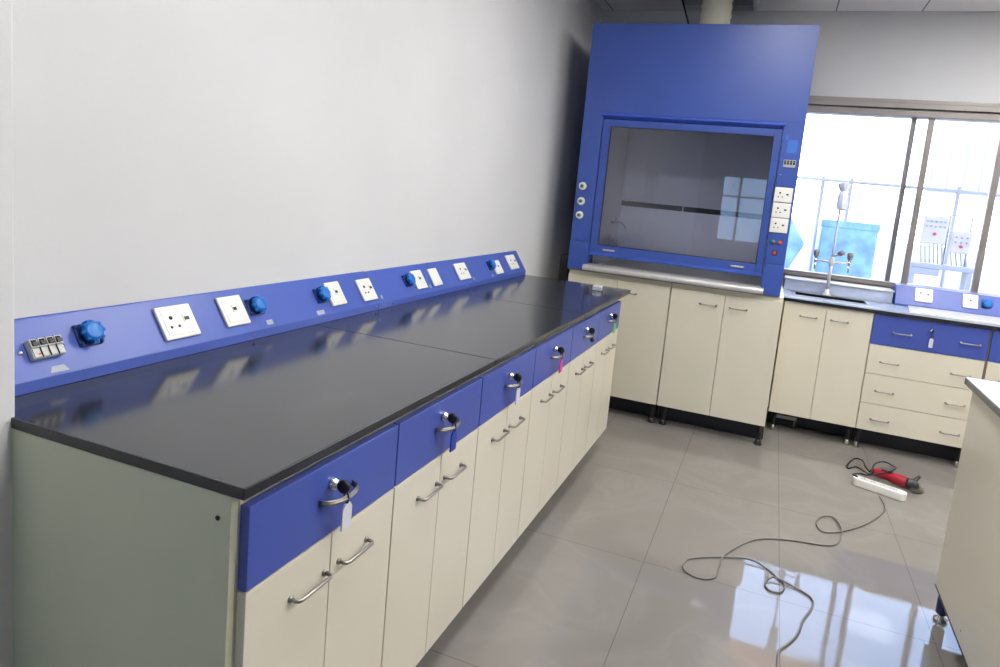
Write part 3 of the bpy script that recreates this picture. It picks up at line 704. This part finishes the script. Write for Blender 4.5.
for i in range(13):
    a = -PI*.55+PI*1.1*i/12; pr_.append((.100+.045*math.cos(a), .045*math.sin(a)))
m.prism(pr_, 'z', .008, .022); obj('guard', m, M_HANDLE, gr)
lp = [(1.955, 3.045, .03), (1.938, 3.10, .035), (1.938, 3.21, .03), (1.905, 3.268, .012), (1.862, 3.165, .006), (1.858, 3.10, .006), (1.901, 3.145, .008), (1.937, 3.085, .012), (1.955, 3.02, .03), (1.985, 3.13, .05), (2.04, 3.20, .05), (2.085, 3.19, .04), (2.085, 3.12, .055), (2.04, 3.02, .062), (1.99, 2.97, .058), (1.935, 2.975, .035), (1.90, 2.985, .03), (1.865, 2.946, .035), (1.857, 2.905, .045), (1.878, 2.893, .043)]
obj('cable', MB().tube(lp, .0042, 8, sub=6), M_RUBBER, gr)

# ------------------------------------------------------------------ outside the window
struct('ground_outside', MB().box(-12, 16, YW+.16, 30, -.3, -.2), M_CONC)
m = MB(); m.box(-6, 14, 12, 12.3, -.2, 1.05); o = obj('yard_wall', m, M_CONC); tag(rebase(o, (2, 12.1, -.2)), 'low pale wall at the far side of the yard', 'wall')
m = MB(); m.box(3.22, 6.5, 10.0, 10.06, 1.85, 4.2)
for i in range(16): m.box(3.25+i*.2, 3.27+i*.2, 9.97, 10.0, 1.85, 4.2, 1)
m.box(3.22, 6.5, 9.96, 10.0, 1.85, 1.88, 1)
o = obj('corrugated_panel', m, [M_OUTW, mat('grey_groove', (160, 163, 170), .6)]); tag(rebase(o, (4.8, 10, 1.85)), 'white ribbed metal cladding high outside the right window', 'cladding')
def rail():
    t = thing('pipe_rail', 'grey pipe rail with posts outside the window', 'rail', (2.5, 7.85, -.2))
    obj('rail_bar', MB().tube([(-.2, 7.85, 1.802), (6.6, 7.85, 1.757)], .019, 10), M_PIPE, t)
    for x in (1.766, 2.068, 3.160, 4.6):
        obj('post', MB().tube([(x, 7.85, -.2), (x, 7.85, 1.83)], .022, 10), M_PIPE, t)
rail()
m = MB(); m.box(1.78, 2.34, 7.1, 7.7, .62, 1.33, bev=.02); m.box(1.77, 2.35, 7.09, 7.71, 1.25, 1.33, bev=.01); m.box(1.85, 2.27, 7.2, 7.6, -.2, .62)
o = obj('blue_bin', m, M_TARP); tag(rebase(o, (2.06, 7.4, -.2)), 'square blue plastic tank outside, behind the tap', 'tank')
m = MB(); m.prism([(1.20, .70), (1.46, .70), (1.62, 1.05), (1.44, 1.33), (1.20, 1.42)], 'y', 6.7, 7.3, bev=.02); m.box(1.22, 1.45, 6.8, 7.2, -.2, .7)
o = obj('blue_cover', m, M_TARP); tag(rebase(o, (1.35, 7, -.2)), 'blue plastic cover outside, just right of the fume hood', 'cover')
def ctl(x0, x1, z0, z1, y, label, n):
    t = thing('control_box', label, 'control box', ((x0+x1)/2, y, z0), 'grey control boxes outside')
    obj('case', MB().box(x0, x1, y, y+.12, z0, z1, 0, bev=.01).box(x0+.015, x1-.015, y-.006, y, z0+.015, z1-.015, 0, bev=.003), M_BOXG, t)
    m = MB()
    for r in range(2):
        for i in range(n): xx = x0+(x1-x0)*(i+.8)/(n+.6); m.lathe((xx, y-.006, z1-.06-r*.05), (xx, y-.02, z1-.06-r*.05), [(0, .010), (1, .008)], 10)
    obj('lamp_row', m, M_PIPE, t)
    m = MB(); m.lathe(((x0+x1)/2, y-.006, (z0+z1)/2-.04), ((x0+x1)/2, y-.03, (z0+z1)/2-.04), [(0, .016), (1, .014)], 12)
    obj('stop_button', m, M_REDB, t)
    m = MB()
    for i in range(n+1): xx = x0+(x1-x0)*(i+.5)/(n+1); m.tube([(xx, y+.06, z0), (xx+.01, y+.05, (z0+.99)/2+.02), (xx+.03, y+.06, .989)], .008, 6, sub=3)
    obj('cables', m, M_PIPE, t)
ctl(2.73, 2.96, 1.18, 1.475, 7.06, 'larger grey control box with lamps outside, left of the smaller one', 5)
ctl(3.005, 3.185, 1.115, 1.338, 7.06, 'smaller grey control box outside, nearer the right window frame', 3)
t = thing('equipment_stand', 'grey steel stand under the outdoor control boxes', 'stand', (2.95, 7.2, -.2))
m = MB(); m.box(2.68, 3.25, 7.04, 7.3, .93, .98, bev=.01); m.box(2.68, 2.95, 7.04, 7.3, .86, .93, bev=.01); obj('top_tray', m, M_PIPE, t)
for x, y in ((2.71, 7.07), (2.71, 7.27), (3.22, 7.07), (3.22, 7.27)): obj('leg', MB().box(x-.02, x+.02, y-.02, y+.02, -.2, .93), M_PIPE, t)
obj('back_frame', MB().tube([(2.99, 7.2, .98), (2.99, 7.2, 1.5), (3.19, 7.2, 1.5), (3.19, 7.2, .98)], .010, 8), M_PIPE, t)
m = MB(); m.box(-3, 8, 5.4, 7.97, 4.3, 4.4); o = obj('canopy', m, M_PEACH); tag(rebase(o, (2.5, 8, 4.3)), 'peach canopy high over the yard, mirrored in the floor', 'canopy')

# ------------------------------------------------------------------ lights
for i, (x, y) in enumerate(((.995, .2), (2.465, .2), (3.935, .2), (.995, 1.67), (2.465, 1.67), (3.935, 1.67), (2.465, 2.65), (3.935, 3.14))):  # panels out of view, added and placed to fill walls and hood with light
    x0, y0 = 1.485+round((x-1.485)/.49)*.49, 3.56-round((3.56-y)/.49)*.49
    t = thing('added_ceiling_light', 'unseen square LED panel added in the ceiling grid to fill the room', 'ceiling light', (x0+.245, y0+.245, H), 'added ceiling lights')
    t['label'] = 'unseen square LED ceiling panel added to light the room'
    obj('diffuser', MB().box(x0+.012, x0+.478, y0+.012, y0+.478, H-.006, H-.002), M_LAMP, t)
    m = MB(); m.box(x0, x0+.49, y0, y0+.011, H-.009, H-.0005); m.box(x0, x0+.49, y0+.479, y0+.49, H-.009, H-.0005); m.box(x0, x0+.011, y0, y0+.49, H-.009, H-.0005); m.box(x0+.479, x0+.49, y0, y0+.49, H-.009, H-.0005)
    obj('light_frame', m, M_WHITE, t)

w = bpy.data.worlds.new('sky'); bpy.context.scene.world = w; w.use_nodes = True; nt = w.node_tree
bg = nt.nodes['Background']; tc = nt.nodes.new('ShaderNodeTexCoord'); sp = nt.nodes.new('ShaderNodeSeparateXYZ'); rp = nt.nodes.new('ShaderNodeValToRGB')
nt.links.new(tc.outputs['Generated'], sp.inputs[0]); nt.links.new(sp.outputs['Z'], rp.inputs[0]); nt.links.new(rp.outputs[0], bg.inputs['Color'])
e = rp.color_ramp.elements; e[0].position = 0; e[0].color = (1, 1, 1, 1); e[1].position = .6; e[1].color = (.48, .64, 1, 1); k = e.new(.2); k.color = (.95, .97, 1, 1); k = e.new(.4); k.color = (.55, .70, 1, 1)
bg.inputs['Strength'].default_value = 6.5

# ------------------------------------------------------------------ camera
cam = bpy.data.cameras.new('camera'); co = bpy.data.objects.new('camera', cam); C.objects.link(co)
yaw, pitch, roll = (math.radians(v) for v in (19.4778, 7.536, 5.6414))
F = Vector((-math.sin(yaw)*math.cos(pitch), math.cos(yaw)*math.cos(pitch), -math.sin(pitch)))
R0 = Vector((math.cos(yaw), math.sin(yaw), 0)); U0 = R0.cross(F)
R = R0*math.cos(roll)+U0*math.sin(roll); U = -R0*math.sin(roll)+U0*math.cos(roll)
co.matrix_world = frame(Vector((1.3090, -.7582, 1.3286)), R, U, -F)
cam.sensor_width = 36; cam.lens = 662.42/1000*36; cam.shift_x = (500-533.35)/1000; cam.shift_y = (278.4-333.5)/1000; cam.clip_start = .02
sc = bpy.context.scene; sc.camera = co
sc.view_settings.view_transform = 'Standard'; sc.view_settings.look = 'None'; sc.view_settings.exposure = 0; sc.view_settings.gamma = 1; sc.view_settings.use_curve_mapping = False
